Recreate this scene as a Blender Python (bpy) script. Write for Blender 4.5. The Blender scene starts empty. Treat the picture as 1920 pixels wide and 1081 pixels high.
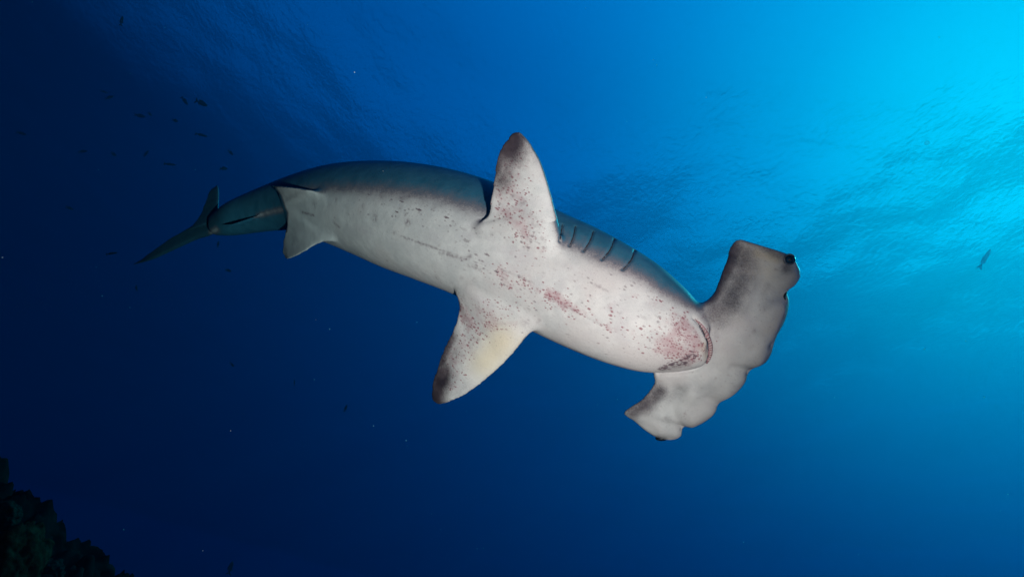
import bpy, bmesh, math, random
import numpy as np
from mathutils import Vector, Matrix
from mathutils.bvhtree import BVHTree

random.seed(7)
rng = np.random.default_rng(7)
S = bpy.context.scene
COL = S.collection

# ------------------------------------------------------------------ camera
PW, PH, F = 1920.0, 1081.0, 1144.0            # photograph frame and its focal length in pixels
PITCH, ROLL = math.radians(35.0), math.radians(15.0)
fwd = Vector((0, math.cos(PITCH), math.sin(PITCH)))
up0 = Vector((0, -math.sin(PITCH), math.cos(PITCH)))
rt0 = Vector((1, 0, 0))
RT = rt0 * math.cos(ROLL) + up0 * math.sin(ROLL)
UP = -rt0 * math.sin(ROLL) + up0 * math.cos(ROLL)
FW = fwd
cam_d = bpy.data.cameras.new('camera')
cam_d.sensor_width = 36.0
cam_d.lens = 36.0 * F / PW
cam_d.clip_start, cam_d.clip_end = 0.05, 2000
cam = bpy.data.objects.new('camera', cam_d)
COL.objects.link(cam)
cam.matrix_world = Matrix((
    (RT.x, UP.x, -FW.x, 0), (RT.y, UP.y, -FW.y, 0), (RT.z, UP.z, -FW.z, 0), (0, 0, 0, 1)))
S.camera = cam
R3 = np.array([[RT.x, UP.x, FW.x], [RT.y, UP.y, FW.y], [RT.z, UP.z, FW.z]])   # view axes -> world

def cpt(u, v, d):            # point at distance d along the view axis, view axes
    return np.array([(u - PW / 2) / F * d, (PH / 2 - v) / F * d, d])
def wpt(u, v, d):
    return Vector(R3 @ cpt(u, v, d))

# ------------------------------------------------------------------ light
sun_dir = wpt(2080, 290, 1.0).normalized()      # towards the sun, as refracted into the water
sun_el = math.asin(sun_dir.z)
sun_az = math.atan2(sun_dir.x, sun_dir.y)
sl = bpy.data.lights.new('sun', 'SUN')
sl.energy, sl.angle, sl.color = 2.0, math.radians(0.5), (1.0, 0.95, 0.86)
sl.energy = 5.0
so = bpy.data.objects.new('sun', sl)
COL.objects.link(so)
so.rotation_euler = (-sun_dir).to_track_quat('-Z', 'Y').to_euler()

def strobe(name, pos, target, watts, size, color, radius=0.06):     # the diver's flash beside the camera, whose light the photo shows
    l = bpy.data.lights.new(name, 'SPOT')
    l.energy, l.spot_size, l.spot_blend, l.color, l.shadow_soft_size = watts, math.radians(size), 1.0, color, radius
    o = bpy.data.objects.new(name, l)
    COL.objects.link(o)
    p, t = Vector(R3 @ np.array(pos)), Vector(R3 @ np.array(target))
    o.location = p
    o.rotation_euler = (t - p).to_track_quat('-Z', 'Y').to_euler()
strobe('camera_strobe', (0.60, -0.42, -0.12), cpt(735, 510, 2.35), 560, 70, (1.0, 0.505, 0.455))

w = bpy.data.worlds.new('World'); S.world = w
w.use_nodes = True
nt = w.node_tree; nt.nodes.clear()
N = nt.nodes.new; L = nt.links.new
out = N('ShaderNodeOutputWorld'); bg = N('ShaderNodeBackground')
bg.inputs['Strength'].default_value = 0.1
tc = N('ShaderNodeTexCoord')
dot = N('ShaderNodeVectorMath'); dot.operation = 'DOT_PRODUCT'
dot.inputs[1].default_value = sun_dir
L(tc.outputs['Generated'], dot.inputs[0])
ac = N('ShaderNodeMath'); ac.operation = 'ARCCOSINE'; L(dot.outputs['Value'], ac.inputs[0])
dv = N('ShaderNodeMath'); dv.operation = 'DIVIDE'; L(ac.outputs[0], dv.inputs[0]); dv.inputs[1].default_value = math.pi
rp = N('ShaderNodeValToRGB'); L(dv.outputs[0], rp.inputs[0])
rp.color_ramp.interpolation = 'B_SPLINE'
RAMP = [(0, (0.00, 0.92, 0.76)), (10, (0.0, 0.74, 0.71)), (20, (0.0, 0.41, 0.57)), (34, (0.0, 0.128, 0.30)), (48, (0.0, 0.064, 0.205)), (62, (0.0, 0.030, 0.115)),
        (76, (0.0, 0.009, 0.046)), (92, (0.0, 0.0022, 0.012)), (125, (0.0, 0.001, 0.006)), (180, (0.0, 0.001, 0.005))]
els = rp.color_ramp.elements
while len(els) > 1: els.remove(els[-1])
els[0].position = 0; els[0].color = (*RAMP[0][1], 1)
for a, c in RAMP[1:]:
    e = els.new(a / 180); e.color = (*c, 1)
sc_ = N('ShaderNodeVectorMath'); sc_.operation = 'SCALE'; sc_.inputs['Scale'].default_value = 10.0
sep = N('ShaderNodeSeparateXYZ'); L(tc.outputs['Generated'], sep.inputs[0])       # light thins out towards the horizontal and the deep
mz = N('ShaderNodeMapRange'); mz.interpolation_type = 'SMOOTHSTEP'
for k_, v_ in (('From Min', -.1), ('From Max', .58), ('To Min', .18), ('To Max', 1.08)): mz.inputs[k_].default_value = v_
L(sep.outputs['Z'], mz.inputs['Value'])
mu = N('ShaderNodeVectorMath'); mu.operation = 'SCALE'; L(rp.outputs['Color'], mu.inputs[0]); L(mz.outputs[0], mu.inputs['Scale'])
zr = N('ShaderNodeMapRange'); zr.interpolation_type = 'SMOOTHSTEP'                 # the bright window of sky overhead
zr.inputs['From Min'].default_value = .56; zr.inputs['From Max'].default_value = .76
L(sep.outputs['Z'], zr.inputs['Value'])
zc = N('ShaderNodeVectorMath'); zc.operation = 'SCALE'; zc.inputs[0].default_value = (0, .064, .198); L(zr.outputs[0], zc.inputs['Scale'])
za = N('ShaderNodeVectorMath'); za.operation = 'ADD'; L(mu.outputs[0], za.inputs[0]); L(zc.outputs[0], za.inputs[1])
zr2 = N('ShaderNodeMapRange'); zr2.interpolation_type = 'SMOOTHSTEP'
zr2.inputs['From Min'].default_value = .78; zr2.inputs['From Max'].default_value = 1.0
L(sep.outputs['Z'], zr2.inputs['Value'])
zc2 = N('ShaderNodeVectorMath'); zc2.operation = 'SCALE'; zc2.inputs[0].default_value = (0, .10, .24); L(zr2.outputs[0], zc2.inputs['Scale'])
zb = N('ShaderNodeVectorMath'); zb.operation = 'ADD'; L(za.outputs[0], zb.inputs[0]); L(zc2.outputs[0], zb.inputs[1])
L(zb.outputs[0], sc_.inputs[0])
sky = N('ShaderNodeTexSky'); sky.sky_type = 'NISHITA'; sky.sun_disc = False
sky.sun_elevation = sun_el; sky.sun_rotation = sun_az
tint = N('ShaderNodeVectorMath'); tint.operation = 'MULTIPLY'       # daylight after metres of sea water: red is gone
tint.inputs[1].default_value = (0.0, 0.04, 0.08)
L(sky.outputs[0], tint.inputs[0])
add = N('ShaderNodeVectorMath'); add.operation = 'ADD'
L(sc_.outputs[0], add.inputs[0]); L(tint.outputs[0], add.inputs[1])
L(add.outputs[0], bg.inputs['Color']); L(bg.outputs[0], out.inputs[0])

vs = S.view_settings
vs.view_transform = 'Standard'; vs.look = 'None'; vs.gamma = 1.0; vs.exposure = 0.0; vs.use_curve_mapping = False
S.cycles.use_denoising = True
S.cycles.volume_bounces = 1
S.cycles.max_bounces = 8
S.cycles.transparent_max_bounces = 8

# ------------------------------------------------------------------ helpers
def mesh_obj(name, verts, faces, mat=None, parent=None, smooth=True):
    me = bpy.data.meshes.new(name)
    me.from_pydata([tuple(v) for v in verts], [], [tuple(f) for f in faces])
    me.update()
    if mat: me.materials.append(mat)
    if smooth: me.polygons.foreach_set('use_smooth', [True] * len(me.polygons))
    o = bpy.data.objects.new(name, me)
    COL.objects.link(o)
    if parent: o.parent = parent
    return o
def tag(o, label=None, cat=None, group=None, kind=None):
    if label: o['label'] = label
    if cat: o['category'] = cat
    if group: o['group'] = group
    if kind: o['kind'] = kind
    return o
def set_origin(o, p):
    o.data.transform(Matrix.Translation(-Vector(p))); o.location = p

def new_mat(name):
    m = bpy.data.materials.new(name); m.use_nodes = True
    t = m.node_tree; t.nodes.clear()
    o = t.nodes.new('ShaderNodeOutputMaterial')
    return m, t, o
def simple_mat(name, col, rough=0.6, noise=0.0, nscale=20, spec=0.3, bump=0.0):
    m, t, o = new_mat(name)
    p = t.nodes.new('ShaderNodeBsdfPrincipled')
    p.inputs['Base Color'].default_value = (*col, 1); p.inputs['Roughness'].default_value = rough
    p.inputs['Specular IOR Level'].default_value = spec
    if noise:
        n = t.nodes.new('ShaderNodeTexNoise'); n.inputs['Scale'].default_value = nscale; n.inputs['Detail'].default_value = 6
        c = t.nodes.new('ShaderNodeTexCoord'); t.links.new(c.outputs['Object'], n.inputs['Vector'])
        r = t.nodes.new('ShaderNodeMapRange'); r.inputs['From Min'].default_value = .3; r.inputs['From Max'].default_value = .7
        r.inputs['To Min'].default_value = 1 - noise; r.inputs['To Max'].default_value = 1 + noise
        t.links.new(n.outputs['Fac'], r.inputs['Value'])
        mul = t.nodes.new('ShaderNodeVectorMath'); mul.operation = 'SCALE'; mul.inputs[0].default_value = col
        t.links.new(r.outputs[0], mul.inputs['Scale']); t.links.new(mul.outputs[0], p.inputs['Base Color'])
        if bump:
            b = t.nodes.new('ShaderNodeBump'); b.inputs['Strength'].default_value = bump; b.inputs['Distance'].default_value = .02
            t.links.new(n.outputs['Fac'], b.inputs['Height']); t.links.new(b.outputs[0], p.inputs['Normal'])
    t.links.new(p.outputs[0], o.inputs['Surface'])
    return m

def catmull(P, n):
    """Resample rows of P (k x m) with a Catmull-Rom spline to n rows, evenly by row index."""
    P = np.asarray(P, float); k = len(P)
    E = np.vstack([2 * P[0] - P[1], P, 2 * P[-1] - P[-2]])
    t = np.linspace(0, k - 1, n); i = np.minimum(t.astype(int), k - 2); f = (t - i)[:, None]
    p0, p1, p2, p3 = E[i], E[i + 1], E[i + 2], E[i + 3]
    return 0.5 * (2 * p1 + (p2 - p0) * f + (2 * p0 - 5 * p1 + 4 * p2 - p3) * f ** 2 + (3 * p1 - p0 - 3 * p2 + p3) * f ** 3)

def smooth01(x, a, b):
    t = np.clip((x - a) / (b - a), 0, 1); return t * t * (3 - 2 * t)

# ------------------------------------------------------------------ value noise for geometry
_perm = rng.random((64, 64, 64))
def vnoise(p):
    p = np.asarray(p, float); i = np.floor(p).astype(int); f = p - i; f = f * f * (3 - 2 * f)
    r = 0
    for dx in (0, 1):
        for dy in (0, 1):
            for dz in (0, 1):
                wgt = (f[..., 0] if dx else 1 - f[..., 0]) * (f[..., 1] if dy else 1 - f[..., 1]) * (f[..., 2] if dz else 1 - f[..., 2])
                r = r + wgt * _perm[(i[..., 0] + dx) % 64, (i[..., 1] + dy) % 64, (i[..., 2] + dz) % 64]
    return r * 2 - 1
def fbm(p, octs=4):
    p = np.asarray(p, float); a, r = 1.0, 0
    for k in range(octs):
        r = r + a * vnoise(p * 2 ** k + 17.3 * k); a *= 0.5
    return r

# ------------------------------------------------------------------ water surface overhead
SURF_Z = 12.0
def build_surface():
    n, half = 440, 74.0
    # finer in the middle, coarser outwards
    g = np.linspace(-1, 1, n); g = half * (0.55 * g + 0.45 * g ** 3)
    X, Y = np.meshgrid(g, g + 14.0, indexing='ij')
    # domain warp breaks up the parallel crests
    wx = fbm(np.stack([X * .07, Y * .07, X * 0 + 3.1], -1), 3) * 3.0
    wy = fbm(np.stack([X * .07, Y * .07, X * 0 + 9.7], -1), 3) * 3.0
    Z = np.zeros_like(X)
    r2 = np.random.default_rng(3)
    for k in range(22):
        lam = 0.78 * 1.22 ** k
        if lam > 12: break
        ang = math.radians(35) + r2.normal(0, 1.1)
        amp = 0.011 * lam ** 0.95
        ph = r2.random() * 6.28
        q = ((X + wx) * math.cos(ang) + (Y + wy) * math.sin(ang)) * 2 * math.pi / lam + ph
        Z += .54 * amp * (1 - np.abs(np.sin(q / 2)) * 1.6 if k % 2 else np.sin(q))
    Z += 0.025 * 1.4 * fbm(np.stack([X * .65, Y * .65, X * 0], -1), 3)
    V = np.stack([X, Y, Z - Z.mean() + SURF_Z], -1).reshape(-1, 3)
    idx = np.arange(n * n).reshape(n, n)
    Fc = np.stack([idx[:-1, :-1], idx[1:, :-1], idx[1:, 1:], idx[:-1, 1:]], -1).reshape(-1, 4)
    m, t, o = new_mat('sea_surface')
    tr = t.nodes.new('ShaderNodeBsdfTransparent'); gl = t.nodes.new('ShaderNodeBsdfGlossy')
    gl.inputs['Roughness'].default_value = 0.08; gl.inputs['Color'].default_value = (1, 1, 1, 1)
    fr = t.nodes.new('ShaderNodeFresnel'); fr.inputs['IOR'].default_value = 1.333
    c = t.nodes.new('ShaderNodeTexCoord')
    mp = t.nodes.new('ShaderNodeMapping'); mp.inputs['Rotation'].default_value = (0, 0, math.radians(-35)); mp.inputs['Scale'].default_value = (1.15, .85, 1)
    nz = t.nodes.new('ShaderNodeTexNoise'); nz.inputs['Scale'].default_value = 6.0; nz.inputs['Detail'].default_value = 5; nz.inputs['Distortion'].default_value = .6
    bp = t.nodes.new('ShaderNodeBump'); bp.inputs['Strength'].default_value = 0.8; bp.inputs['Distance'].default_value = 0.034
    t.links.new(c.outputs['Object'], mp.inputs[0]); t.links.new(mp.outputs[0], nz.inputs['Vector']); t.links.new(nz.outputs['Fac'], bp.inputs['Height'])
    t.links.new(bp.outputs[0], gl.inputs['Normal']); t.links.new(bp.outputs[0], fr.inputs['Normal'])
    mx = t.nodes.new('ShaderNodeMixShader')
    fs = t.nodes.new('ShaderNodeMath'); fs.operation = 'MULTIPLY'; fs.inputs[1].default_value = 0.36
    t.links.new(fr.outputs[0], fs.inputs[0]); t.links.new(fs.outputs[0], mx.inputs[0]); t.links.new(tr.outputs[0], mx.inputs[1]); t.links.new(gl.outputs[0], mx.inputs[2])
    t.links.new(mx.outputs[0], o.inputs['Surface'])
    ob = mesh_obj('water_surface', V, Fc, m)
    tag(ob, 'rippled underside of the sea surface high above the shark', None, None, 'structure')
build_surface()

# ------------------------------------------------------------------ the water itself
def build_haze():
    me = bpy.data.meshes.new('haze'); bm = bmesh.new(); bmesh.ops.create_cube(bm, size=1)
    for v in bm.verts:
        v.co = Vector((v.co.x * 150, v.co.y * 150 + 14, -14 if v.co.z < 0 else 13.5))
    bm.to_mesh(me); bm.free()
    m, t, o = new_mat('sea_water')
    p = t.nodes.new('ShaderNodeVolumePrincipled')
    p.inputs['Density'].default_value = 0.20
    p.inputs['Color'].default_value = (0.0004, 0.009, 0.018, 1)
    p.inputs['Absorption Color'].default_value = (0.0, 0.73, 0.88, 1)
    p.inputs['Anisotropy'].default_value = 0.7
    t.links.new(p.outputs[0], o.inputs['Volume'])
    me.materials.append(m)
    ob = bpy.data.objects.new('haze', me); COL.objects.link(ob)
    tag(ob, 'clear blue sea water filling the whole view', None, None, 'stuff')
build_haze()

# ------------------------------------------------------------------ the shark
# stations along the body from tail to jaw: upper edge, lower edge (photo pixels), distance, belly bulge, back bulge,
# belly direction (deg below the view axis), pale half angle (deg)
ST = [
 (412,399, 396,440, 3.95, .80,.90, -35, -8),
 (440,377, 432,441, 3.86, .80,.95, -35, -4),
 (475,359, 478,436, 3.74, .80,1.0, -35, 6),
 (510,344, 518,432, 3.60, .82,1.0, -34, 26),
 (547,330, 552,433, 3.46, .84,1.0, -32, 44),
 (590,317, 588,446, 3.31, .86,1.0, -31, 50),
 (640,307, 626,459, 3.14, .86,1.0, -30, 52),
 (700,303, 672,479, 2.97, .86,1.0, -29, 53),
 (770,306, 724,503, 2.80, .86,1.0, -27, 54),
 (845,318, 782,525, 2.64, .86,1.0, -25, 55),
 (915,338, 850,551, 2.50, .84,1.0, -22, 57),
 (985,367, 925,586, 2.39, .82,1.0, -19, 58),
 (1045,397, 998,618, 2.31, .80,1.0, -16, 59),
 (1095,421, 1060,646, 2.25, .78,1.0, -14, 60),
 (1150,450, 1115,670, 2.19, .76,.95, -12, 60),
 (1200,480, 1165,688, 2.15, .74,.90, -12, 62),
 (1245,512, 1207,699, 2.12, .72,.80, -12, 62),
 (1283,545, 1250,701, 2.09, .74,.70, -12, 72),
 (1306,574, 1288,698, 2.06, .80,.60, -12, 90),
 (1325,606, 1317,690, 2.045, .85,.50, -12, 110),
 (1334,629, 1331,673, 2.035, .80,.45, -12, 120),
]
NS, NR = 170, 72
stn = catmull(ST, NS); stn[:, 4] = 2.0 + (stn[:, 4] - 2.0) * .66
CEN = np.array([cpt((r[0] + r[2]) / 2, (r[1] + r[3]) / 2, r[4]) for r in stn])
EUP = []; HW = []
for r in stn:
    a, b = cpt(r[0], r[1], r[4]), cpt(r[2], r[3], r[4]); e = a - b
    HW.append(np.linalg.norm(e) / 2); EUP.append(e / np.linalg.norm(e))
EUP = np.array(EUP); HW = np.array(HW)
tan = np.gradient(CEN, axis=0); tan /= np.linalg.norm(tan, axis=1)[:, None]
EUP = EUP - tan * np.sum(EUP * tan, 1)[:, None] * 0.6; EUP /= np.linalg.norm(EUP, axis=1)[:, None]
EB = np.cross(tan, EUP); EB /= np.linalg.norm(EB, axis=1)[:, None]
flip = np.sum(EB * CEN, 1) > 0; EB[flip] *= -1                    # EB points to the camera
def build_loft():
    V = []; Fc = []
    for i in range(NS):
        for j in range(NR):
            th = 2 * math.pi * j / NR
            c, s = math.cos(th), math.sin(th)
            k = stn[i][5] if c > 0 else stn[i][6]
            V.append(CEN[i] + EUP[i] * HW[i] * s + EB[i] * HW[i] * k * c)
    for i in range(NS - 1):
        for j in range(NR):
            a, b = i * NR + j, i * NR + (j + 1) % NR
            Fc.append((a, b, b + NR, a + NR))
    V.append(CEN[0] - tan[0] * .03); V.append(CEN[-1] + tan[-1] * HW[-1] * .35)
    for j in range(NR):
        Fc.append((len(V) - 2, (j + 1) % NR, j)); Fc.append((len(V) - 1, (NS - 1) * NR + j, (NS - 1) * NR + (j + 1) % NR))
    return V, Fc

def foil(lead, trail, depth_l, depth_t, thick, n=46, m=22, edge=0.004, taper=0.75, belly=None, bow=0.0):
    """Closed lens-section blade between two edge curves (photo pixels); thick in metres at the root, thinning to the tip."""
    Lp = catmull(lead, n); Tp = catmull(trail, n)
    jr = np.random.default_rng(len(lead) + n); jit = np.convolve(jr.normal(0, 1.6, n + 4), np.ones(3) / 3, 'same')[2:-2]
    Tp = Tp + (jit * smooth01(np.linspace(0, 1, n), .35, .5) * (1 - smooth01(np.linspace(0, 1, n), .93, 1)))[:, None] * np.array([1.0, .2])
    V = []; Fc = []
    for i in range(n):
        t = i / (n - 1)
        dl = np.interp(t, *zip(*depth_l)); dt = np.interp(t, *zip(*depth_t))
        th = thick * (1 - taper * t)
        row_t, row_b = [], []
        for j in range(m + 1):
            x = j / m
            uv = Lp[i] * (1 - x) + Tp[i] * x
            d = dl * (1 - x) + dt * x
            prof = math.sqrt(max(0, 1 - (1 - min(x / .28, 1)) ** 2)) * (1 - smooth01(np.array(x), .28, 1.0) * .82)
            h = edge * math.sqrt(max(0, 1 - abs(2 * x - 1) ** 6)) + th * .5 * prof * (1 if j < m else 0)
            d2 = d - bow * math.sin(math.pi * x) * (1 - t)
            row_t.append(cpt(uv[0], uv[1], d2 - h)); row_b.append(cpt(uv[0], uv[1], d2 + h))
        V += row_t + row_b[::-1]
    k = 2 * (m + 1)
    for i in range(n - 1):
        for j in range(k):
            a, b = i * k + j, i * k + (j + 1) % k
            Fc.append((a, b, b + k, a + k))
    for i in (0, n - 1):
        c = np.mean(V[i * k:(i + 1) * k], axis=0); V.append(c)
        for j in range(k):
            a, b = i * k + j, i * k + (j + 1) % k
            Fc.append((len(V) - 1, b, a) if i == 0 else (len(V) - 1, a, b))
    return V, Fc

PARTS = []
PARTS.append(build_loft())
_lb = BVHTree.FromPolygons([Vector(v) for v in PARTS[0][0]], PARTS[0][1])
def bd(u, v):                # distance of the trunk's near surface along the view axis
    d = Vector(cpt(u, v, 1.0)); loc, n_, i_, t_ = _lb.ray_cast(Vector((0, 0, 0)), d.normalized(), 12)
    return loc.z
# head blade: rear edge and front edge from the upper wing tip to the lower one
HR = [(1386,448),(1376,453),(1369,464),(1364,480),(1359,496),(1353,511),(1346,529),(1338,547),(1322,562),(1296,580),(1276,600),(1263,620),(1252,640),(1242,660),(1232,680),(1225,700),(1227,716),(1217,732),(1203,748),(1185,760),(1170,771),(1172,778),(1188,788),(1208,805),(1226,817)]
HF = [(1460,470),(1484,480),(1497,498),(1501,518),(1491,535),(1477,546),(1480,564),(1478,584),(1470,606),(1458,628),(1451,646),(1447,662),(1434,681),(1407,694),(1398,715),(1380,736),(1352,753),(1340,772),(1322,789),(1298,801),(1283,799),(1279,812),(1273,820),(1257,824),(1242,823)]
def head_blade():
    n, m = 120, 44
    Rr = catmull(HR, n); Fr = catmull(HF, n)
    V = []; Fc = []
    for i in range(n):
        t = i / (n - 1)
        end = math.sqrt(max(0.0, 1 - (2 * t - 1) ** 8))
        mid = math.exp(-((t - .42) / .20) ** 2)
        ht = (.021 + .037 * mid) * (.35 + .65 * end)
        rt_, rb_ = [], []
        for j in range(m + 1):
            x = j / m
            uv = Rr[i] * (1 - x) + Fr[i] * x
            d = 2.005 + .145 * t + .012 * math.cos(2 * math.pi * t)
            prof = (max(0, 1 - abs(2 * x - 1) ** 3.2)) ** .6
            # low swellings along the front margin
            sw = .006 * math.exp(-((x - .82) / .12) ** 2) * math.sin(t * 26)
            h = ht * prof
            rt_.append(cpt(uv[0], uv[1], d - h - sw * prof)); rb_.append(cpt(uv[0], uv[1], d + h * 1.1))
        V += rt_ + rb_[::-1]
    k = 2 * (m + 1)
    for i in range(n - 1):
        for j in range(k):
            a, b = i * k + j, i * k + (j + 1) % k
            Fc.append((a, b, b + k, a + k))
    for i in (0, n - 1):
        V.append(np.mean(V[i * k:(i + 1) * k], axis=0))
        for j in range(k):
            a, b = i * k + j, i * k + (j + 1) % k
            Fc.append((len(V) - 1, b, a) if i == 0 else (len(V) - 1, a, b))
    return V, Fc
PARTS.append(head_blade())
# pectoral fins
PARTS.append(foil(
 [(1064,476),(1058,455),(1052,432),(1046,410),(1039,382),(1031,352),(1022,322),(1012,297),(1002,280),(993,266),(984,256),(975,248)],
 [(962,468),(928,456),(906,445),(893,434),(888,424),(899,415),(914,405),(918,385),(922,357),(927,328),(932,300),(940,276),(950,262),(962,249)],
 [(0, bd(1062,478) + .032), (.25, 2.03), (1, 1.99)], [(0, bd(962,468) + .024), (.22, bd(905,440) + .002), (.36, bd(895,418) - .006), (1, 2.0)], .062, bow=.008))
PARTS.append(foil(
 [(1030,615),(1003,620),(985,636),(962,663),(940,686),(915,708),(890,728),(868,742),(850,750),(838,755),(828,757),(822,757)],
 [(928,563),(905,549),(880,541),(861,536),(852,544),(859,561),(860,583),(852,610),(836,648),(820,688),(809,722),(811,750)],
 [(0, bd(1022,605) + .035), (.2, bd(1000,612) + .01), (1, 2.29)], [(0, bd(928,560) + .024), (.2, bd(880,538) + .004), (.36, bd(858,540) + .018), (.6, bd(858,540) + .02), (1, 2.30)], .062, bow=.008))
# pelvic fins, lying close along the belly
PARTS.append(foil(
 [(640,385),(620,366),(598,357),(570,353),(540,350),(522,348),(510,347)],
 [(560,405),(536,398),(530,390),(527,380),(522,366),(516,356),(509,349)],
 [(0, bd(640,385) + .05), (.2, bd(618,375) + .014), (.42, bd(594,370) - .010), (.7, bd(552,362) - .020), (1, bd(520,358) - .02)],
 [(0, bd(560,405) + .012), (.25, bd(536,398) + .004), (.45, bd(528,388) - .014), (.75, bd(521,368) - .022), (1, bd(518,358) - .022)], .036, n=30, edge=.005))
PARTS.append(foil(
 [(645,440),(625,454),(605,457),(585,464),(562,477),(548,483),(538,486)],
 [(560,402),(536,398),(536,418),(533,438),(530,458),(530,474),(535,484)],
 [(0, bd(645,440) + .05), (.2, bd(618,430) + .018), (.45, bd(592,425) + .01), (1, bd(550,420) + .03)],
 [(0, bd(560,402) + .012), (.22, bd(536,400) + .004), (.4, bd(535,414) - .010), (.6, bd(535,420) + .004), (1, bd(535,420) + .02)], .036, n=30, edge=.005))
# tail fin lobes
PARTS.append(foil(
 [(418,410),(412,394),(411,378),(411,364),(410,352),(408,347)],
 [(352,432),(366,416),(378,398),(386,378),(394,358),(405,348)],
 [(0, 3.28), (1, 3.40)], [(0, 3.34), (1, 3.42)], .035, n=30, edge=.006))
PARTS.append(foil(
 [(410,438),(396,442),(370,449),(330,467),(290,485),(266,492),(250,496)],
 [(398,408),(372,416),(350,429),(319,447),(283,472),(263,487),(251,494)],
 [(0, 3.28), (1, 3.62)], [(0, 3.31), (1, 3.64)], .07, n=34, edge=.006))
# anal fin under the tail stalk, nearly edge-on
PARTS.append(foil(
 [(500,398),(485,403),(470,408),(453,414),(435,420),(420,425)],
 [(492,405),(480,410),(466,417),(450,421),(434,425),(421,426)],
 [(0, bd(498,400) + .015), (1, bd(450,410) - .014)], [(0, bd(490,406) + .015), (1, bd(450,412) - .008)], .02, n=24, edge=.005))
# dorsal fin on the far side of the body
def dorsal(s0, s1, h, sweep):
    V = []; Fc = []; n, m = 24, 16
    i0, i1 = int(s0 * NS), int(s1 * NS)
    def back(i):
        a = math.radians(stn[i][7]); return -(EB[i] * math.cos(a) + EUP[i] * math.sin(a))
    bdir = back((i0 + i1) // 2)
    for q in range(n):
        t = q / (n - 1); ch = (1 - t) ** .8 * .94 + .06
        ring_a, ring_b = [], []
        for j in range(m + 1):
            x = j / m
            f = 1 - t * sweep - x * ch * (1 - t * .3)
            ii = int(np.clip(i0 + (i1 - i0) * np.clip(f, 0, 1), 0, NS - 1))
            base = CEN[ii] + back(ii) * HW[ii] * .75
            along = tan[ii] * 0
            if f < 0: base = base + tan[i0] * f * np.linalg.norm(CEN[i1] - CEN[i0])
            p = base + bdir * h * t
            side = np.cross(bdir, tan[ii]); hh = .022 * (1 - .7 * t) * math.sqrt(max(0, 1 - (2 * x - 1) ** 2)) + .004
            if j in (0, m): hh = .003
            ring_a.append(p + side * hh); ring_b.append(p - side * hh)
        V += ring_a + ring_b[::-1]
    k = 2 * (m + 1)
    for i in range(n - 1):
        for j in range(k):
            a, b = i * k + j, i * k + (j + 1) % k
            Fc.append((a, b, b + k, a + k))
    for i in (0, n - 1):
        V.append(np.mean(V[i * k:(i + 1) * k], axis=0))
        for j in range(k):
            a, b = i * k + j, i * k + (j + 1) % k
            Fc.append((len(V) - 1, b, a) if i == 0 else (len(V) - 1, a, b))
    return V, Fc
PARTS.append(dorsal(.46, .66, .42, .55))
PARTS.append(dorsal(.13, .20, .10, .6))

def join(parts):
    V, Fc, o = [], [], 0
    for v, f in parts:
        V += [tuple(R3 @ np.asarray(p)) for p in v]; Fc += [tuple(i + o for i in q) for q in f]; o += len(v)
    return V, Fc
V, Fc = join(PARTS)
tmp = mesh_obj('shark_build', V, Fc)
bm = bmesh.new(); bm.from_mesh(tmp.data)
bmesh.ops.remove_doubles(bm, verts=bm.verts, dist=1e-6)
bm.to_mesh(tmp.data); bm.free()
# every closed piece gets outward faces, then one voxel skin over all of them
bm = bmesh.new(); bm.from_mesh(tmp.data); bmesh.ops.recalc_face_normals(bm, faces=bm.faces); bm.to_mesh(tmp.data); bm.free()
VOX = 0.0052
md = tmp.modifiers.new('skin', 'REMESH'); md.mode = 'VOXEL'; md.voxel_size = VOX
dg = bpy.context.evaluated_depsgraph_get()
skin = bpy.data.meshes.new_from_object(tmp.evaluated_get(dg))
old = tmp.data; bpy.data.objects.remove(tmp); bpy.data.meshes.remove(old)
nv = len(skin.vertices)
co = np.empty(nv * 3); skin.vertices.foreach_get('co', co); co = co.reshape(-1, 3)
ed = np.empty(len(skin.edges) * 2, dtype=np.int32); skin.edges.foreach_get('vertices', ed); ed = ed.reshape(-1, 2)
deg = np.bincount(ed.ravel(), minlength=nv).astype(float)
def lap(x):
    r = np.empty_like(x)
    for k in range(x.shape[1]):
        r[:, k] = np.bincount(ed[:, 0], x[ed[:, 1], k], nv) + np.bincount(ed[:, 1], x[ed[:, 0], k], nv)
    return r / deg[:, None]
for it in range(10):                                    # Taubin: smooth without shrinking the thin edges
    co += 0.55 * (lap(co) - co); co -= 0.57 * (lap(co) - co)
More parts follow.
